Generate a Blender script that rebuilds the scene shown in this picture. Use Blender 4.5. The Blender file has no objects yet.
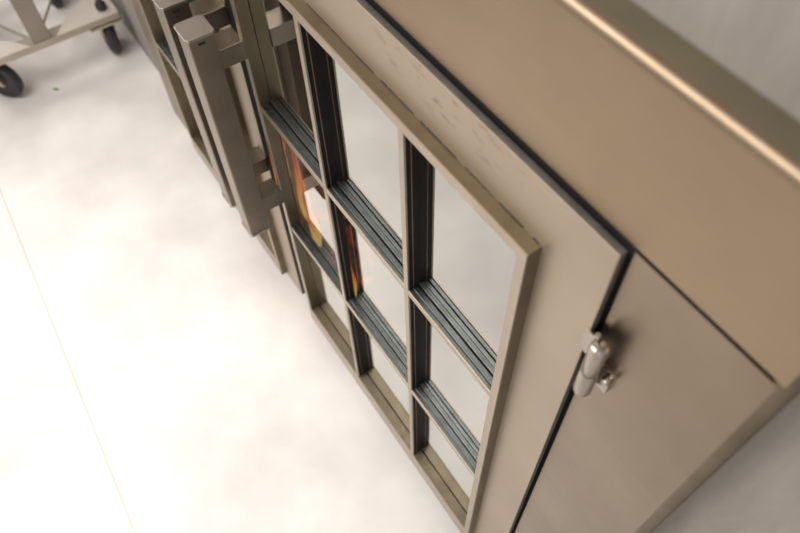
import bpy, bmesh, math, random
from mathutils import Vector, Matrix
random.seed(7)
S = 0.26            # metres per layout unit
HC = 1.521          # camera height above the floor
sc = bpy.context.scene
COL = sc.collection

def W(u, n, z):      # u right along the wall, n out of the wall towards the camera, z relative to camera height
    return Vector((u * S, -n * S, z * S + HC))

# ---------------------------------------------------------------- materials
def mat(name):
    m = bpy.data.materials.new(name); m.use_nodes = True
    nt = m.node_tree; b = nt.nodes['Principled BSDF']
    return m, nt, b

def noise_mix(nt, scale, c1, c2, lo=0.35, hi=0.65, stretch=None, detail=4.0, rough=0.55):
    tc = nt.nodes.new('ShaderNodeTexCoord'); mp = nt.nodes.new('ShaderNodeMapping')
    nt.links.new(tc.outputs['Object'], mp.inputs['Vector'])
    if stretch: mp.inputs['Scale'].default_value = stretch
    nz = nt.nodes.new('ShaderNodeTexNoise'); nz.inputs['Scale'].default_value = scale
    nz.inputs['Detail'].default_value = detail; nz.inputs['Roughness'].default_value = rough
    nt.links.new(mp.outputs['Vector'], nz.inputs['Vector'])
    r = nt.nodes.new('ShaderNodeValToRGB')
    r.color_ramp.elements[0].position = lo; r.color_ramp.elements[0].color = (*c1, 1)
    r.color_ramp.elements[1].position = hi; r.color_ramp.elements[1].color = (*c2, 1)
    nt.links.new(nz.outputs['Fac'], r.inputs['Fac'])
    return nz, r

def steel(name, c1, c2, rough, scale=6.0, stretch=(1, 1, 1), rv=0.08, metallic=1.0, bump=0.0, brushed=None, aniso=0.0):
    m, nt, b = mat(name)
    nz, r = noise_mix(nt, scale, c1, c2, 0.3, 0.7, stretch)
    nt.links.new(r.outputs['Color'], b.inputs['Base Color'])
    b.inputs['Metallic'].default_value = metallic
    tc = nt.nodes.new('ShaderNodeTexCoord'); mp = nt.nodes.new('ShaderNodeMapping')
    mp.inputs['Scale'].default_value = brushed or (3, 60, 60)
    nt.links.new(tc.outputs['Object'], mp.inputs['Vector'])
    n2 = nt.nodes.new('ShaderNodeTexNoise'); n2.inputs['Scale'].default_value = 12; n2.inputs['Detail'].default_value = 3
    nt.links.new(mp.outputs['Vector'], n2.inputs['Vector'])
    mr = nt.nodes.new('ShaderNodeMapRange')
    mr.inputs['To Min'].default_value = rough - rv; mr.inputs['To Max'].default_value = rough + rv
    nt.links.new(n2.outputs['Fac'], mr.inputs['Value']); nt.links.new(mr.outputs['Result'], b.inputs['Roughness'])
    if bump:
        bp = nt.nodes.new('ShaderNodeBump'); bp.inputs['Strength'].default_value = bump; bp.inputs['Distance'].default_value = 0.001
        nt.links.new(n2.outputs['Fac'], bp.inputs['Height']); nt.links.new(bp.outputs['Normal'], b.inputs['Normal'])
    return m

def plain(name, c, rough=0.5, metallic=0.0, var=0.15, scale=40):
    m, nt, b = mat(name)
    nz, r = noise_mix(nt, scale, tuple(x * (1 - var) for x in c), tuple(min(1, x * (1 + var)) for x in c))
    nt.links.new(r.outputs['Color'], b.inputs['Base Color'])
    b.inputs['Roughness'].default_value = rough; b.inputs['Metallic'].default_value = metallic
    return m

M_apron = steel('brushed_bronze_steel', (.33, .255, .175), (.38, .295, .205), .42, 5)
M_panel = steel('brushed_panel_steel', (.265, .215, .16), (.36, .298, .23), .36, 4.5)
M_leaf = steel('door_leaf_steel', (.42, .355, .28), (.48, .41, .325), .47, 6, metallic=.8)
nt = M_leaf.node_tree; b = nt.nodes['Principled BSDF']; src = b.inputs['Base Color'].links[0].from_socket
tc = nt.nodes.new('ShaderNodeTexCoord'); mp = nt.nodes.new('ShaderNodeMapping'); mp.inputs['Location'].default_value = (-.52, 0, -1.088)
mp.inputs['Rotation'].default_value = (0, 0, 0); mp.inputs['Scale'].default_value = (1, 1, 1)
nt.links.new(tc.outputs['Object'], mp.inputs['Vector'])
mp2 = nt.nodes.new('ShaderNodeMapping'); mp2.inputs['Scale'].default_value = (7, 0, 34); nt.links.new(mp.outputs['Vector'], mp2.inputs['Vector'])
ln = nt.nodes.new('ShaderNodeVectorMath'); ln.operation = 'LENGTH'; nt.links.new(mp2.outputs['Vector'], ln.inputs[0])
mk = nt.nodes.new('ShaderNodeMapRange'); mk.inputs['From Min'].default_value = 1; mk.inputs['From Max'].default_value = .3; nt.links.new(ln.outputs['Value'], mk.inputs['Value'])
mp3 = nt.nodes.new('ShaderNodeMapping'); mp3.inputs['Scale'].default_value = (25, 1, 70); mp3.inputs['Rotation'].default_value = (0, .5, 0); nt.links.new(tc.outputs['Object'], mp3.inputs['Vector'])
ns = nt.nodes.new('ShaderNodeTexNoise'); ns.inputs['Scale'].default_value = 1.3; ns.inputs['Detail'].default_value = 4; nt.links.new(mp3.outputs['Vector'], ns.inputs['Vector'])
st = nt.nodes.new('ShaderNodeMapRange'); st.inputs['From Min'].default_value = .55; st.inputs['From Max'].default_value = .66; st.inputs['To Max'].default_value = .6; nt.links.new(ns.outputs['Fac'], st.inputs['Value'])
ml = nt.nodes.new('ShaderNodeMath'); ml.operation = 'MULTIPLY'; nt.links.new(mk.outputs['Result'], ml.inputs[0]); nt.links.new(st.outputs['Result'], ml.inputs[1])
mixc = nt.nodes.new('ShaderNodeMixRGB'); mixc.inputs['Color2'].default_value = (.16, .075, .045, 1)
nt.links.new(ml.outputs[0], mixc.inputs['Fac']); nt.links.new(src, mixc.inputs['Color1']); nt.links.new(mixc.outputs['Color'], b.inputs['Base Color'])
M_frame = steel('frame_steel', (.175, .145, .100), (.235, .198, .140), .45, 22, bump=.15)
M_strip = steel('bright_strip_steel', (.42, .365, .295), (.48, .42, .345), .42, 20)
M_handle = steel('handle_steel', (.25, .212, .175), (.31, .266, .222), .36, 18, brushed=(60, 60, 3), bump=.1)
M_cap = steel('end_cap_steel', (.40, .365, .345), (.46, .42, .40), .42, 30, brushed=(40, 40, 40), bump=.1)
M_edge = plain('dark_door_edge', (.15, .148, .132), .45, .5)
M_hinge = steel('hinge_steel', (.36, .325, .285), (.43, .39, .34), .25, 30)
M_muntin = steel('dark_muntin_metal', (.145, .158, .155), (.235, .25, .245), .38, 40, brushed=(4, 80, 80), rv=.12)
M_seal = plain('black_glazing_seal', (.012, .011, .010), .6)
M_seal.node_tree.nodes['Principled BSDF'].inputs['Specular IOR Level'].default_value = .15
M_weld = plain('dark_weld', (.07, .06, .045), .5, .3)
M_brownline = plain('seal_bronze_line', (.20, .12, .07), .4, .3)
M_black = plain('soot_black', (.012, .011, .010), .85)
M_soot = plain('firebox_brick', (.035, .03, .028), .9, scale=18)
M_rubber = plain('black_rubber', (.022, .022, .024), .5)
M_trolley = steel('trolley_steel', (.68, .62, .56), (.76, .70, .63), .5, 12, metallic=.55)
M_post = steel('trolley_post_steel', (.27, .235, .195), (.32, .28, .235), .45, 12, metallic=.6)
M_rail = steel('trolley_rail_steel', (.40, .35, .30), (.50, .44, .38), .45, 12, metallic=.7)
M_ledge = steel('ledge_reflection_tint', (.30, .275, .195), (.38, .345, .25), .45, 9)  # steel with the olive reflection from above painted into its colour
M_zinc = steel('caster_zinc', (.48, .42, .33), (.56, .50, .40), .35, 30)
M_green = plain('green_leaf', (.10, .32, .05), .5)

# wall: grey trowelled plaster
M_wall, nt, b = mat('grey_plaster')
nz, r = noise_mix(nt, 5.0, (.26, .235, .212), (.37, .338, .31), .3, .7, (4.5, 4.5, .8), 8, .68)
nt.links.new(r.outputs['Color'], b.inputs['Base Color']); b.inputs['Roughness'].default_value = .7
bp = nt.nodes.new('ShaderNodeBump'); bp.inputs['Strength'].default_value = .25; bp.inputs['Distance'].default_value = .003
nt.links.new(nz.outputs['Fac'], bp.inputs['Height']); nt.links.new(bp.outputs['Normal'], b.inputs['Normal'])

# floor: pale polished concrete slabs, fine joint lines
M_floor, nt, b = mat('pale_polished_concrete')
nz, r = noise_mix(nt, 2.6, (.60, .57, .55), (.80, .775, .75), .32, .62, None, 6, .55)
tc = nt.nodes.new('ShaderNodeTexCoord'); sep = nt.nodes.new('ShaderNodeSeparateXYZ')
nt.links.new(tc.outputs['Object'], sep.inputs['Vector'])
def math_node(op, a, bb=None):
    nd = nt.nodes.new('ShaderNodeMath'); nd.operation = op
    for i, v in enumerate((a, bb)):
        if v is None: continue
        if isinstance(v, (int, float)): nd.inputs[i].default_value = v
        else: nt.links.new(v, nd.inputs[i])
    return nd.outputs[0]
X, Y = sep.outputs['X'], sep.outputs['Y']
l1 = math_node('ABSOLUTE', math_node('ADD', math_node('ADD', Y, math_node('MULTIPLY', X, .037)), .3075))   # long joint along the wall
m1 = math_node('LESS_THAN', l1, .0017)
wob = math_node('MULTIPLY', math_node('SUBTRACT', nz.outputs['Fac'], .5), .02)
l2 = math_node('ABSOLUTE', math_node('ADD', math_node('ADD', X, wob), .945))
m2 = math_node('MULTIPLY', math_node('LESS_THAN', l2, .0011), math_node('LESS_THAN', Y, -.275))
jm = math_node('MAXIMUM', m1, math_node('MULTIPLY', m2, .6))
mx = nt.nodes.new('ShaderNodeMixRGB'); mx.inputs['Color2'].default_value = (.46, .37, .31, 1)
nt.links.new(math_node('MULTIPLY', jm, .75), mx.inputs['Fac']); nt.links.new(r.outputs['Color'], mx.inputs['Color1'])
nt.links.new(mx.outputs['Color'], b.inputs['Base Color'])
b.inputs['Roughness'].default_value = .38; b.inputs['IOR'].default_value = 1.4

# glazing: coated, strongly reflecting, see-through
M_glass = bpy.data.materials.new('coated_fire_glass'); M_glass.use_nodes = True
nt = M_glass.node_tree; nt.nodes.clear()
out = nt.nodes.new('ShaderNodeOutputMaterial'); mixs = nt.nodes.new('ShaderNodeMixShader')
tr = nt.nodes.new('ShaderNodeBsdfTransparent'); tr.inputs['Color'].default_value = (.72, .74, .72, 1)
gl = nt.nodes.new('ShaderNodeBsdfGlossy'); gl.inputs['Roughness'].default_value = .03; gl.inputs['Color'].default_value = (.94, .95, .92, 1)
lw = nt.nodes.new('ShaderNodeLayerWeight'); lw.inputs['Blend'].default_value = .5
pw = nt.nodes.new('ShaderNodeMath'); pw.operation = 'POWER'; pw.inputs[1].default_value = 2.1; nt.links.new(lw.outputs['Facing'], pw.inputs[0])
fr = nt.nodes.new('ShaderNodeMath'); fr.operation = 'MULTIPLY_ADD'; fr.inputs[1].default_value = .92; fr.inputs[2].default_value = .15
nt.links.new(pw.outputs[0], fr.inputs[0])
nt.links.new(fr.outputs[0], mixs.inputs['Fac']); nt.links.new(tr.outputs[0], mixs.inputs[1]); nt.links.new(gl.outputs[0], mixs.inputs[2])
nt.links.new(mixs.outputs[0], out.inputs['Surface'])

# flames
M_flame = bpy.data.materials.new('flame'); M_flame.use_nodes = True
nt = M_flame.node_tree; nt.nodes.clear()
out = nt.nodes.new('ShaderNodeOutputMaterial'); em = nt.nodes.new('ShaderNodeEmission')
tc = nt.nodes.new('ShaderNodeTexCoord'); sp = nt.nodes.new('ShaderNodeSeparateXYZ'); nt.links.new(tc.outputs['Generated'], sp.inputs[0])
nz = nt.nodes.new('ShaderNodeTexNoise'); nz.inputs['Scale'].default_value = 1.6; nz.inputs['Detail'].default_value = 1; nt.links.new(tc.outputs['Generated'], nz.inputs['Vector'])
ad = nt.nodes.new('ShaderNodeMath'); ad.operation = 'MULTIPLY_ADD'; ad.inputs[1].default_value = .18
nt.links.new(nz.outputs['Fac'], ad.inputs[0]); nt.links.new(sp.outputs['Z'], ad.inputs[2])
rp = nt.nodes.new('ShaderNodeValToRGB'); e = rp.color_ramp.elements
e[0].position = .3; e[0].color = (1, .62, .14, 1); e[1].position = .98; e[1].color = (.22, .006, .012, 1)
k = e.new(.5); k.color = (1, .28, .03, 1); k = e.new(.72); k.color = (.55, .04, .015, 1)
nt.links.new(ad.outputs[0], rp.inputs['Fac']); nt.links.new(rp.outputs['Color'], em.inputs['Color'])
em.inputs['Strength'].default_value = 1.6; nt.links.new(em.outputs[0], out.inputs['Surface'])
M_ember, nt, b = mat('glowing_embers')
nz, r = noise_mix(nt, 35, (.02, .01, .01), (1, .16, .02), .45, .65)
b.inputs['Base Color'].default_value = (.03, .02, .02, 1)
nt.links.new(r.outputs['Color'], b.inputs['Emission Color']); b.inputs['Emission Strength'].default_value = .4

# ---------------------------------------------------------------- mesh helpers
def bm_box(bm, a, c):
    """axis box between two world points"""
    lo = [min(a[i], c[i]) for i in range(3)]; hi = [max(a[i], c[i]) for i in range(3)]
    v = [bm.verts.new((x, y, z)) for x in (lo[0], hi[0]) for y in (lo[1], hi[1]) for z in (lo[2], hi[2])]
    for f in ((0, 1, 3, 2), (4, 6, 7, 5), (0, 4, 5, 1), (2, 3, 7, 6), (0, 2, 6, 4), (1, 5, 7, 3)):
        bm.faces.new([v[i] for i in f])

def ubox(bm, u0, u1, n0, n1, z0, z1):
    bm_box(bm, W(u0, n0, z0), W(u1, n1, z1))

def bm_ring(bm, uo0, uo1, zo0, zo1, ui0, ui1, zi0, zi1, n0, n1):
    """rectangular frame with a rectangular hole, between depths n0 (front) and n1 (back)"""
    def loop(u0, u1, z0, z1, n): return [bm.verts.new(W(u, n, z)) for u, z in ((u0, z0), (u1, z0), (u1, z1), (u0, z1))]
    of, inf, ob, ib = loop(uo0, uo1, zo0, zo1, n0), loop(ui0, ui1, zi0, zi1, n0), loop(uo0, uo1, zo0, zo1, n1), loop(ui0, ui1, zi0, zi1, n1)
    for i in range(4):
        j = (i + 1) % 4
        bm.faces.new((of[i], of[j], inf[j], inf[i])); bm.faces.new((ob[j], ob[i], ib[i], ib[j]))
        bm.faces.new((of[j], of[i], ob[i], ob[j])); bm.faces.new((inf[i], inf[j], ib[j], ib[i]))

def bm_cyl(bm, p0, p1, r0, r1=None, seg=24, cap=True):
    r1 = r0 if r1 is None else r1
    p0, p1 = Vector(p0), Vector(p1); ax = (p1 - p0).normalized()
    t = Vector((0, 0, 1)) if abs(ax.z) < .9 else Vector((1, 0, 0))
    x = ax.cross(t).normalized(); y = ax.cross(x)
    A, B_ = [], []
    for i in range(seg):
        a = 2 * math.pi * i / seg; dv = x * math.cos(a) + y * math.sin(a)
        A.append(bm.verts.new(p0 + dv * r0)); B_.append(bm.verts.new(p1 + dv * r1))
    for i in range(seg):
        j = (i + 1) % seg; bm.faces.new((A[i], A[j], B_[j], B_[i]))
    if cap:
        bm.faces.new(list(reversed(A))); bm.faces.new(B_)

def bm_lathe(bm, prof, origin, axis, seg=28):
    """prof: list of (r, h) along axis from origin"""
    ax = Vector(axis).normalized(); t = Vector((0, 0, 1)) if abs(ax.z) < .9 else Vector((1, 0, 0))
    x = ax.cross(t).normalized(); y = ax.cross(x); o = Vector(origin); rings = []
    for r, h in prof:
        if r < 1e-6: rings.append([bm.verts.new(o + ax * h)])
        else: rings.append([bm.verts.new(o + ax * h + (x * math.cos(2 * math.pi * i / seg) + y * math.sin(2 * math.pi * i / seg)) * r) for i in range(seg)])
    for a, c in zip(rings, rings[1:]):
        for i in range(seg):
            j = (i + 1) % seg
            if len(a) == 1 and len(c) == 1: continue
            if len(a) == 1: bm.faces.new((a[0], c[j], c[i]))
            elif len(c) == 1: bm.faces.new((a[i], a[j], c[0]))
            else: bm.faces.new((a[i], a[j], c[j], c[i]))

def obj(name, bm, m, parent=None, bevel=0, seg=2, smooth=False, mats=None):
    bmesh.ops.recalc_face_normals(bm, faces=bm.faces)
    me = bpy.data.meshes.new(name); bm.to_mesh(me); bm.free()
    for x in (mats or [m]): me.materials.append(x)
    o = bpy.data.objects.new(name, me); COL.objects.link(o)
    if smooth:
        for p in me.polygons: p.use_smooth = True
    if bevel:
        md = o.modifiers.new('bevel', 'BEVEL'); md.width = bevel; md.segments = seg; md.limit_method = 'ANGLE'; md.angle_limit = math.radians(40)
    if parent:
        o.parent = parent
        root = parent
        off = Vector(root.location)
        while root.parent: root = root.parent; off += Vector(root.location)
        me.transform(Matrix.Translation(-off))
    return o

def thing(name, label, cat, loc, group=None):
    o = bpy.data.objects.new(name, None); COL.objects.link(o); o.location = loc; o.empty_display_size = .05
    o['label'] = label; o['category'] = cat
    if group: o['group'] = group
    return o

def struct(name, bm, m, bevel=0):
    o = obj(name, bm, m, None, bevel); o['kind'] = 'structure'; return o

# ---------------------------------------------------------------- setting
NW = -1.21          # wall plane
FZ = -HC / S        # floor level
bm = bmesh.new()
bm_box(bm, (-7, -4.5, -.06), (4, -NW * S + .9, 0))
struct('floor', bm, M_floor)
FB = dict(u0=-5.92, u1=-.64, z0=-5.68, z1=-1.64)     # opening of the firebox
bm = bmesh.new()
def loop(u0, u1, z0, z1, n): return [bm.verts.new(W(u, n, z)) for u, z in ((u0, z0), (u1, z0), (u1, z1), (u0, z1))]
bm_ring(bm, -7 / S, 4 / S, FZ, 1.35 / S, FB['u0'], FB['u1'], FB['z0'], FB['z1'], NW, NW - .3)
struct('wall_back', bm, M_wall)

# ---------------------------------------------------------------- fireplace
ZR = -1.045         # ledge top
ZS = -1.575         # seam height
NC = -1.09          # face plane
UR, UL = -.112, -6.60
fp = thing('fireplace', 'wide brushed steel fireplace with two glazed doors, set in the grey wall', 'fireplace', W(-3.4, NW, FZ))

# apron with a rounded nose, running into the ledge
bm = bmesh.new()
prof = [(NC, ZS + .010)]
R = .030
for i in range(9):
    a = math.radians(i * 90 / 8)
    prof.append((NC - R + R * math.cos(a), ZR - R + R * math.sin(a)))
prof += [(NC - .034, ZR), (NC - .034, ZR - .03), (NC - .012, ZR - .05), (NC - .012, ZS + .010)]
ends = []
for u in (UL, UR + .012):
    ends.append([bm.verts.new(W(u, n, z)) for n, z in prof])
N = len(prof)
for i in range(N):
    j = (i + 1) % N
    bm.faces.new((ends[0][i], ends[0][j], ends[1][j], ends[1][i]))
bm.faces.new(ends[0]); bm.faces.new(list(reversed(ends[1])))
ap = obj('apron_panel', bm, M_apron, fp)
for p in ap.data.polygons: p.use_smooth = True
ap.data.set_sharp_from_angle(angle=math.radians(30))

bm = bmesh.new()
ubox(bm, UL, UR + .012, NC - .0345, NW + .004, ZR - .03, ZR - .0012)
obj('ledge', bm, M_ledge, fp, .0006, 2)

def jamb(u0, u1, label):
    bm = bmesh.new()
    ubox(bm, u0, u1, NC, NW + .004, FZ + .004, ZS - .010)
    o = obj('side_panel', bm, M_panel, fp, .0006, 2)
    return o
jamb(-.585, UR, None)
jamb(UL, -5.985, None)
# rounded vertical corner bead on the right end
bm = bmesh.new()
bm_cyl(bm, W(UR + .004, NC - .035, FZ + .01), W(UR + .004, NC - .035, ZR - .035), .034 * S, None, 20)
ubox(bm, UR - .02, UR + .030, NC - .035, NW + .004, FZ + .01, ZR - .035)
obj('corner_trim', bm, M_frame, fp, 0, 2, False)
# backing strip seen as the dark seam, and the black frame the doors close on
bm = bmesh.new()
ubox(bm, UL + .02, UR - .03, NC - .016, NW + .004, ZS - .06, ZS + .06)
ubox(bm, -.66, -.57, NC - .03, NW + .004, FZ + .02, ZS)
ubox(bm, -6.0, -5.9, NC - .03, NW + .004, FZ + .02, ZS)
ubox(bm, -6.0, -.57, NC - .03, NW + .004, FZ + .005, -5.68)
obj('door_rebate', bm, M_black, fp)
# firebox: five sided sooty box
bm = bmesh.new()
t = .06; nb = -3.1
ubox(bm, FB['u0'], FB['u1'], NW + .004, nb, FB['z0'], FB['z0'] + t)
ubox(bm, FB['u0'], FB['u1'], NW + .004, nb, FB['z1'] - t, FB['z1'])
ubox(bm, FB['u0'], FB['u0'] + t, NW + .004, nb, FB['z0'] + t, FB['z1'] - t)
ubox(bm, FB['u1'] - t, FB['u1'], NW + .004, nb, FB['z0'] + t, FB['z1'] - t)
ubox(bm, FB['u0'] + t, FB['u1'] - t, nb + t, nb, FB['z0'] + t, FB['z1'] - t)
obj('firebox', bm, M_soot, fp)

NF, NL, NB, NG = -1.0, -1.055, -1.086, -1.077        # frame front, leaf front, leaf back, glass face
ZT, Z1, Z2, ZB = -1.857, -3.005, -4.191, -5.60       # frame top, row bars, frame bottom

def bar_handle(door, u0, u1, z0, z1, nf, nbk, nend, label):
    bm = bmesh.new()
    ubox(bm, u0, u1, nf, nbk, z0 + .012, z1 - .012)
    h = obj('handle', bm, M_handle, door, .0022, 3)
    for zt, zb in ((-2.52, -2.645), (-3.78, -3.905)):
        bm = bmesh.new(); ubox(bm, u0 + .003, u1 - .001, nbk + .02, nend, zb, zt)
        obj('handle_bracket', bm, M_handle, door, .0016, 2)
    for z in (z1, z0 + .018):
        bm = bmesh.new(); ubox(bm, u0 - .009, u1 + .007, nf + .008, nbk - .007, z - .018, z)
        bmesh.ops.bevel(bm, geom=[e for e in bm.edges if abs((e.verts[0].co - e.verts[1].co).normalized().z) > .9], offset=.003, segments=3, affect='EDGES')
        obj('end_cap', bm, M_cap, door, .0007, 2)
    bm = bmesh.new(); ubox(bm, u1 - .001, u1 + .0012, -.795, -.755, z1 - .055, z1 - .042)
    obj('drain_slot', bm, M_black, door)
    return h

def hinge(door, u, z0, z1, s):
    """barrel hinge: two knuckles with domed ends, and the bolt plate on the jamb"""
    n = NL + .026; r = .032 * S
    zm = (z0 + z1) / 2 - .01
    bm = bmesh.new()
    H1, H2 = (z1 - zm) * S - .0008, (zm - z0) * S - .0008
    bm_lathe(bm, [(0, 0), (r * .96, 0), (r, .0006), (r, H1 - r * .55), (r * .92, H1 - r * .25), (r * .62, H1 - r * .05), (0, H1)], W(u, n, zm) + Vector((0, 0, .0004)), (0, 0, 1))
    bm_lathe(bm, [(0, 0), (r * .96, 0), (r, .0006), (r, H2 - r * .5), (r * .9, H2 - r * .2), (r * .55, H2), (0, H2)], W(u, n, zm) - Vector((0, 0, .0004)), (0, 0, -1))
    ubox(bm, u - s * .012, u - s * .08, NL - .002, NL + .008, zm + .02, z1 - .03)       # leaf tab
    ubox(bm, u + s * .004, u + s * .06, NC, NC + .02, z0 + .03, zm + .02)             # jamb tab
    bm_lathe(bm, [(.0045, 0), (.0045, .004), (.003, .0065), (0, .0065)], W(u + s * .05, NC + .018, (zm + z0) / 2 + .05), (0, -1, 0), 16)
    bm_lathe(bm, [(.0034, 0), (.0034, .004), (.002, .006), (0, .006)], W(u - s * .03, NL + .005, z1 - .02), (0, -.3, 1), 14)
    o = obj('hinge', bm, M_hinge, door, 0, 2, True)
    o.data.set_sharp_from_angle(angle=math.radians(35))

def make_door(ul, ur, fl, frr, vbars, hinge_side, hu0, hu1, label):
    """leaf ul..ur, raised window frame fl..frr, vertical bars at given right edges"""
    fw = .047; zb_in = ZB + .2
    bm = bmesh.new()
    bm_ring(bm, ul, ur, -5.66, -1.596, fl + fw * .7, frr - fw * .7, ZB + .14, ZT - fw * .7, NL, NL - .006)
    door = obj('door', bm, M_leaf, fp, .0009, 2)
    door['label'] = label
    bm = bmesh.new()
    bm_ring(bm, ul + .002, ur - .002, -5.658, -1.598, fl + fw * .7, frr - fw * .7, ZB + .14, ZT - fw * .7, NL - .004, NB)
    o = obj('door_edge', bm, M_edge, door); o['label'] = 'dark edge of the steel door'
    bm = bmesh.new()
    bm_ring(bm, fl, frr, ZB, ZT, fl + fw, frr - fw, zb_in, ZT - fw, NF, NL - .02)
    obj('window_frame', bm, M_frame, door, .0012, 2)
    bm = bmesh.new()
    bm_ring(bm, fl + .002, frr - .002, ZB + .002, ZT - .002, fl + fw, frr - fw, zb_in, ZT - fw, NF + .006, NF - .0008)
    obj('frame_face', bm, M_strip, door, .0006, 2)
    bm = bmesh.new()                                                            # rough weld along the frame top
    uu = fl + .05
    while uu < frr - .03:
        L_ = random.uniform(.02, .10); r_ = random.choice((.002, .003, .004, .005)) * S
        bm_cyl(bm, W(uu, NL - .001, ZT + .002), W(min(uu + L_, frr), NL - .001, ZT + .002), r_, r_ * random.uniform(.5, 1), 8)
        uu += L_ + random.choice((0, 0, .01, .05))
    obj('weld_seam', bm, M_weld, door)
    vw, hw = .036, .045
    xs = [fl + fw] + [x for v in vbars for x in (v - vw, v)] + [frr - fw]     # pane edges in pairs
    zs = [(ZT - fw, Z1), (Z1 - hw, Z2), (Z2 - hw, zb_in)]
    for v in vbars:                                                             # upright glazing bars
        bm = bmesh.new(); ubox(bm, v - vw, v, NF, NF - .012, zb_in - .002, ZT - fw + .002)
        o = obj('upright_glazing_bar', bm, M_strip, door, .0006, 2)
        bm = bmesh.new()
        ubox(bm, v - vw + .004, v - .003, NF - .012, NF - .034, zb_in - .002, ZT - fw)
        ubox(bm, v - vw + .004, v - .003, NF - .039, NG, zb_in - .002, ZT - fw)
        obj('black_web', bm, M_seal, door)
        bm = bmesh.new(); ubox(bm, v - vw + .005, v - .002, NF - .034, NF - .039, zb_in - .002, ZT - fw)
        obj('bronze_line', bm, M_brownline, door)
    for zt in (Z1, Z2):                                                         # cross bars, stepped on top
        bm = bmesh.new(); b2 = bmesh.new()
        for i in range(0, len(xs), 2):
            a, c = xs[i], xs[i + 1]
            ubox(bm, a, c, NF - .0008, NF - .010, zt - hw, zt)
            ubox(b2, a, c, NF - .010, NF - .028, zt - hw + .004, zt - .006)
            ubox(b2, a, c, NF - .028, NF - .034, zt - hw + .004, zt + .006)
            ubox(b2, a, c, NF - .034, NF - .058, zt - hw + .004, zt - .004)
            ubox(b2, a, c, NF - .064, NG, zt - hw + .004, zt + .010)
            ubox(b2, a, c, NF - .058, NF - .064, zt - hw + .004, zt - .016)
        obj('cross_bar_face', bm, M_strip, door, .0005, 2)
        obj('cross_bar', b2, M_muntin, door, .0005, 2)
    for i in range(0, len(xs), 2):                                             # nine panes
        for zt, zb in zs:
            bm = bmesh.new(); g = .008
            q = [bm.verts.new(W(u, NG + .001, z)) for u, z in ((xs[i] - g, zb - g), (xs[i + 1] + g, zb - g), (xs[i + 1] + g, zt + g), (xs[i] - g, zt + g))]
            bm.faces.new(q)
            obj('pane', bm, M_glass, door)
    bar_handle(door, hu0, hu1, -4.085, -2.385, -.703, -.855, NF if hinge_side > 0 else NL, None)
    hx = ur if hinge_side > 0 else ul
    hinge(door, hx + hinge_side * .068, -2.30, -1.965, hinge_side)
    if hinge_side > 0: hinge(door, hx + hinge_side * .068, -5.30, -4.97, hinge_side)
    return door

make_door(-3.315, -.600, -3.18, -.862, (-2.364, -1.570), 1, -3.28, -3.125, 'glazed steel door nearer the hinge on the right, all nine panes in view')
make_door(-5.97, -3.475, -5.68, -3.735, (-5.0, -4.37), -1, -3.605, -3.45, 'farther glazed steel door, mostly hidden behind the two bar handles')

# ---------------------------------------------------------------- fire
fire = thing('log_fire', 'orange and red flames burning behind the glass door', 'fire', W(-3.4, -1.6, FB['z0'] + .062))
bm = bmesh.new()
bmesh.ops.create_icosphere(bm, subdivisions=3, radius=1)
for v in bm.verts:
    k = 1 + .12 * math.sin(9 * v.co.x) * math.cos(11 * v.co.y + 3 * v.co.z)
    c = v.co * k
    v.co = W(-4.0 + c.x * .8, -1.62 + c.y * .3, FB['z0'] + .062 + max(0, c.z) * .18)
obj('ember_bed', bm, M_ember, fire, 0, 2, True)
def flame(u, n, h, w, lean, ph):
    bm = bmesh.new(); seg = 14; L = 16; rings = []
    z0 = FB['z0'] + .07
    for i in range(L + 1):
        t = i / L
        r = w * (math.sin(math.pi * min(1, t * .85 + .18)) ** 1.1) * (1 - t) ** .55 if i < L else 0
        cx = u + lean * t * t + .10 * math.sin(5 * t + ph) * t
        cn = n + .05 * math.sin(4 * t + ph * 2) * t
        rings.append([bm.verts.new(W(cx + r * math.cos(2 * math.pi * k / seg), cn + .6 * r * math.sin(2 * math.pi * k / seg) * (1 + .25 * math.sin(3 * t * 4 + k)), z0 + h * t)) for k in range(seg)] if i < L else [bm.verts.new(W(cx, cn, z0 + h))])
    for a, c in zip(rings, rings[1:]):
        for k in range(seg):
            j = (k + 1) % seg
            bm.faces.new((a[k], a[j], c[j], c[k]) if len(c) > 1 else (a[k], a[j], c[0]))
    bm.faces.new(list(reversed(rings[0])))
    obj('flame', bm, M_flame, fire, 0, 2, True)
for a in ((-3.16, -1.42, 1.05, .075, .04, 0), (-3.80, -1.42, 1.15, .075, .10, 2.1), (-4.10, -1.50, 1.38, .085, -.06, .6),
          (-4.40, -1.42, 1.3, .075, .10, 2.8), (-4.72, -1.6, .9, .08, -.1, 4.0)):
    flame(*a)

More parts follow.
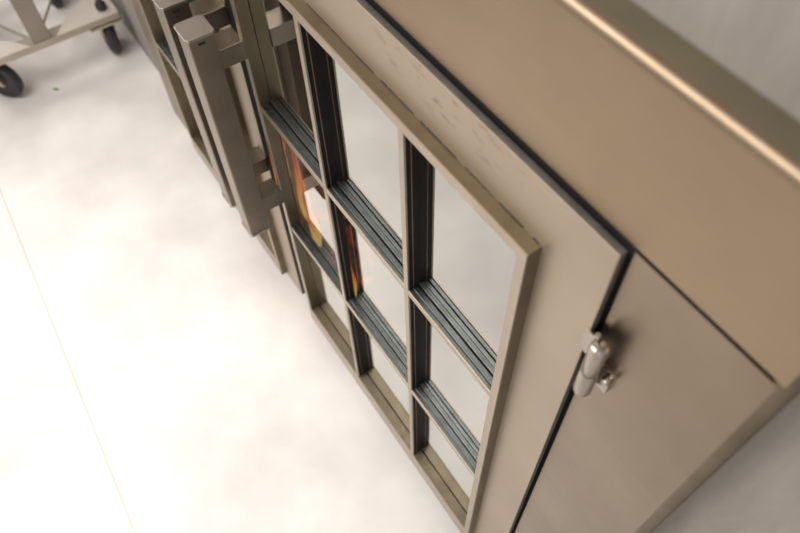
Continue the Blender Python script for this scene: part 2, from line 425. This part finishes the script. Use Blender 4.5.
# ---------------------------------------------------------------- trolley
DZ = .161                                       # height of its base frame
tx0, tx1, ty0, ty1 = -2.47, -2.028, -.175, .287
tr_ = thing('trolley', 'steel equipment trolley on black casters standing against the wall at the far end', 'trolley', ((tx0 + tx1) / 2, (ty0 + ty1) / 2, 0))
def tbox(name, a, c, m, bevel=.002):
    bm = bmesh.new(); bm_box(bm, a, c); return obj(name, bm, m, tr_, bevel)
T = .022
tbox('base_rail', (tx1 - .05, ty0, DZ - T), (tx1, ty1, DZ), M_rail)
tbox('base_rail', (tx0, ty0, DZ - T), (tx0 + .05, ty1, DZ), M_rail)
tbox('base_rail', (tx0 + .05, ty0, DZ - T), (tx1 - .05, ty0 + .04, DZ), M_trolley)
tbox('base_rail', (tx0 + .05, ty1 - .04, DZ - T), (tx1 - .05, ty1, DZ), M_trolley)
for sx in (0, 1):                                # corner plates
    for sy in (0, 1):
        bm = bmesh.new()
        X0 = tx1 if sx else tx0; Y0 = ty1 if sy else ty0
        dx = -1 if sx else 1; dy = -1 if sy else 1
        pts = [(X0, Y0), (X0 + dx * .20, Y0), (X0 + dx * .14, Y0 + dy * .05), (X0 + dx * .055, Y0 + dy * .15), (X0, Y0 + dy * .19)]
        lo = [bm.verts.new((x, y, DZ)) for x, y in pts]; hi = [bm.verts.new((x, y, DZ + .003)) for x, y in pts]
        bm.faces.new(lo); bm.faces.new(hi)
        for i in range(5): bm.faces.new((lo[i], lo[(i + 1) % 5], hi[(i + 1) % 5], hi[i]))
        obj('corner_plate', bm, M_trolley, tr_)
pm = .055
tbox('post', (tx1 - .022, pm - .027, DZ), (tx1 - .004, pm + .027, .93), M_post)
tbox('post', (tx0 + .004, pm - .027, DZ), (tx0 + .022, pm + .027, .93), M_post)
tbox('top_rail', (tx0, pm - .027, .93), (tx1, pm + .027, .95), M_trolley, .004)
def rod(name, p0, p1, r, m):
    bm = bmesh.new(); bm_cyl(bm, p0, p1, r, None, 14); return obj(name, bm, m, tr_, 0, 2, True)
rod('brace_rod', (tx1 - .03, pm - .02, DZ - .008), (tx0 + .05, ty0 + .03, DZ - .008), .004, M_post)
rod('brace_rod', (tx0 + .05, ty1 - .03, DZ - .008), (tx1 - .05, pm - .0, DZ - .008), .004, M_post)
rd = rod('support_rod', (-2.068, .252, DZ + .02), (-2.068, .252, .93), .007, M_zinc)
bm = bmesh.new(); bm_lathe(bm, [(0, 0), (.014, 0), (.016, .004), (.016, .018), (.011, .026), (.008, .034), (0, .034)], (-2.068, .252, DZ + .003), (0, 0, 1), 20)
obj('rubber_foot', bm, M_rubber, tr_, 0, 2, True)

def caster(x, y, ang):
    """swivel caster: top plate, bearing, fork and wheel with hub"""
    R_, wd = .0625, .030
    c, s = math.cos(ang), math.sin(ang)
    rot = Matrix.Rotation(ang, 4, 'Z'); off = Vector((x, y, 0))
    def put(bm): bm.transform(Matrix.Translation(off) @ rot)
    bm = bmesh.new(); bm_box(bm, (-.052, -.045, DZ - T - .005), (.052, .045, DZ - T)); bm_lathe(bm, [(0, 0), (.036, 0), (.040, .003), (.040, .008), (.0, .008)], (0, 0, DZ - T - .012), (0, 0, 1)); put(bm)
    fork_top = obj('caster', bm, M_zinc, tr_)
    bm = bmesh.new()
    for sg in (-1, 1):
        xx = sg * (wd / 2 + .003)
        v = []
        for dx in (0, sg * .003):
            v.append([bm.verts.new((xx + dx, yy, zz)) for yy, zz in ((-.030, DZ - T - .013), (.030, DZ - T - .013), (.038, R_ + .014), (.044, R_ - .012), (.016, R_ - .012), (-.012, R_ + .02))])
        n_ = 6
        bm.faces.new(v[0]); bm.faces.new(v[1])
        for i in range(n_): bm.faces.new((v[0][i], v[0][(i + 1) % n_], v[1][(i + 1) % n_], v[1][i]))
    bm_box(bm, (-wd / 2 - .006, -.030, DZ - T - .016), (wd / 2 + .006, .030, DZ - T - .012)); put(bm)
    obj('fork', bm, M_zinc, fork_top)
    bm = bmesh.new()
    h = wd / 2
    bm_lathe(bm, [(.018, -h * .7), (R_ - .014, -h * .7), (R_ - .010, -h), (R_ - .004, -h), (R_, -h + .005), (R_, h - .005), (R_ - .004, h), (R_ - .010, h), (R_ - .014, h * .7), (.018, h * .7)], (0, .026, R_), (1, 0, 0), 40); put(bm)
    obj('wheel', bm, M_rubber, fork_top, 0, 2, True).data.set_sharp_from_angle(angle=math.radians(40))
    bm = bmesh.new(); bm_lathe(bm, [(0, -.022), (.009, -.022), (.009, -.016), (.018, -.014), (.018, .014), (.009, .016), (.009, .022), (0, .022)], (0, .026, R_), (1, 0, 0), 20); put(bm)
    obj('hub', bm, M_zinc, fork_top, 0, 2, True).data.set_sharp_from_angle(angle=math.radians(40))
caster(-2.10, -.117, math.radians(-50))
caster(-2.066, .2425, math.radians(90))
caster(tx0 + .06, ty0 + .05, math.radians(150))
caster(-2.41, .165, math.radians(80))

# small green leaf lying on the floor by the trolley
bm = bmesh.new()
c0 = Vector((-2.0, .0, .0))
L0 = [(-.020, 0), (-.010, .007), (.004, .008), (.016, .003), (.022, 0), (.014, -.005), (.0, -.007), (-.012, -.005)]
lo = [bm.verts.new((x, y, .0006 + .002 * abs(y) / .008)) for x, y in L0]; hi = [bm.verts.new((x, y, .0016 + .002 * abs(y) / .008)) for x, y in L0]
bm.faces.new(lo); bm.faces.new(hi)
for i in range(8): bm.faces.new((lo[i], lo[(i + 1) % 8], hi[(i + 1) % 8], hi[i]))
lf = obj('leaf_scrap', bm, M_green); lf.scale = (.6, .6, 1); lf.location = (-2.02, .02, 0); lf.rotation_euler = (0, 0, .7)
lf['label'] = 'tiny scrap of green leaf lying on the floor in front of the trolley'; lf['category'] = 'leaf'

# ---------------------------------------------------------------- light
def area(name, loc, target, sx, sy, power, col):
    l = bpy.data.lights.new(name, 'AREA'); l.shape = 'RECTANGLE'; l.size = sx; l.size_y = sy; l.energy = power; l.color = col
    o = bpy.data.objects.new(name, l); COL.objects.link(o); o.location = loc
    o.rotation_euler = (Vector(target) - Vector(loc)).to_track_quat('-Z', 'Y').to_euler()
    return o
area('overhead_light', (-1.15, -1.0, 2.75), (-1.15, -.75, 0), 1.5, 1.0, 40, (1, .945, .895))
area('overhead_light', (1.2, -1.3, 2.75), (.9, -.6, 0), 1.2, .8, 26, (1, .94, .89))  # added fill without a known source, brightens the lower right wall
area('overhead_light', (-3.4, -1.0, 2.75), (-3.4, -1.0, 0), 1.0, .8, 26, (1, .935, .885))
l = bpy.data.lights.new('downlight', 'SPOT'); l.energy = 190; l.color = (1, .95, .91); l.shadow_soft_size = .14
l.spot_size = math.radians(50); l.spot_blend = 1.0
o = bpy.data.objects.new('downlight', l); COL.objects.link(o); o.location = (-1.0, -.8, 2.7)
o.rotation_euler = (Vector((-1.0, -.55, 0)) - o.location).to_track_quat('-Z', 'Y').to_euler()
w = bpy.data.worlds.new('room_light'); sc.world = w; w.use_nodes = True
w.node_tree.nodes['Background'].inputs['Color'].default_value = (1, .94, .88, 1)
w.node_tree.nodes['Background'].inputs['Strength'].default_value = .5

# ---------------------------------------------------------------- camera
B = [[0.5553196109519214, -0.02644896240333885, -0.8312163276417005], [0.6836979061321519, -0.5545199175787646, 0.4744099893663081], [-0.4734736648559323, -0.8317500286679239, -0.2898526823631335]]
def cw(r): return Vector((r[0], -r[2], r[1]))
xr, yr, zr = cw(B[0]), -cw(B[1]), -cw(B[2])
cd = bpy.data.cameras.new('camera'); cam = bpy.data.objects.new('camera', cd); COL.objects.link(cam)
Mx = Matrix(((xr.x, yr.x, zr.x, 0), (xr.y, yr.y, zr.y, 0), (xr.z, yr.z, zr.z, HC), (0, 0, 0, 1)))
cam.matrix_world = Mx
cd.sensor_width = 36; cd.lens = 36 * 719.55 / 800; cd.clip_start = .02
cd.dof.use_dof = True; cd.dof.focus_distance = .90; cd.dof.aperture_fstop = 5.0
sc.camera = cam
vs = sc.view_settings
vs.view_transform = 'Standard'; vs.look = 'None'; vs.gamma = 1; vs.use_curve_mapping = False; vs.exposure = 0
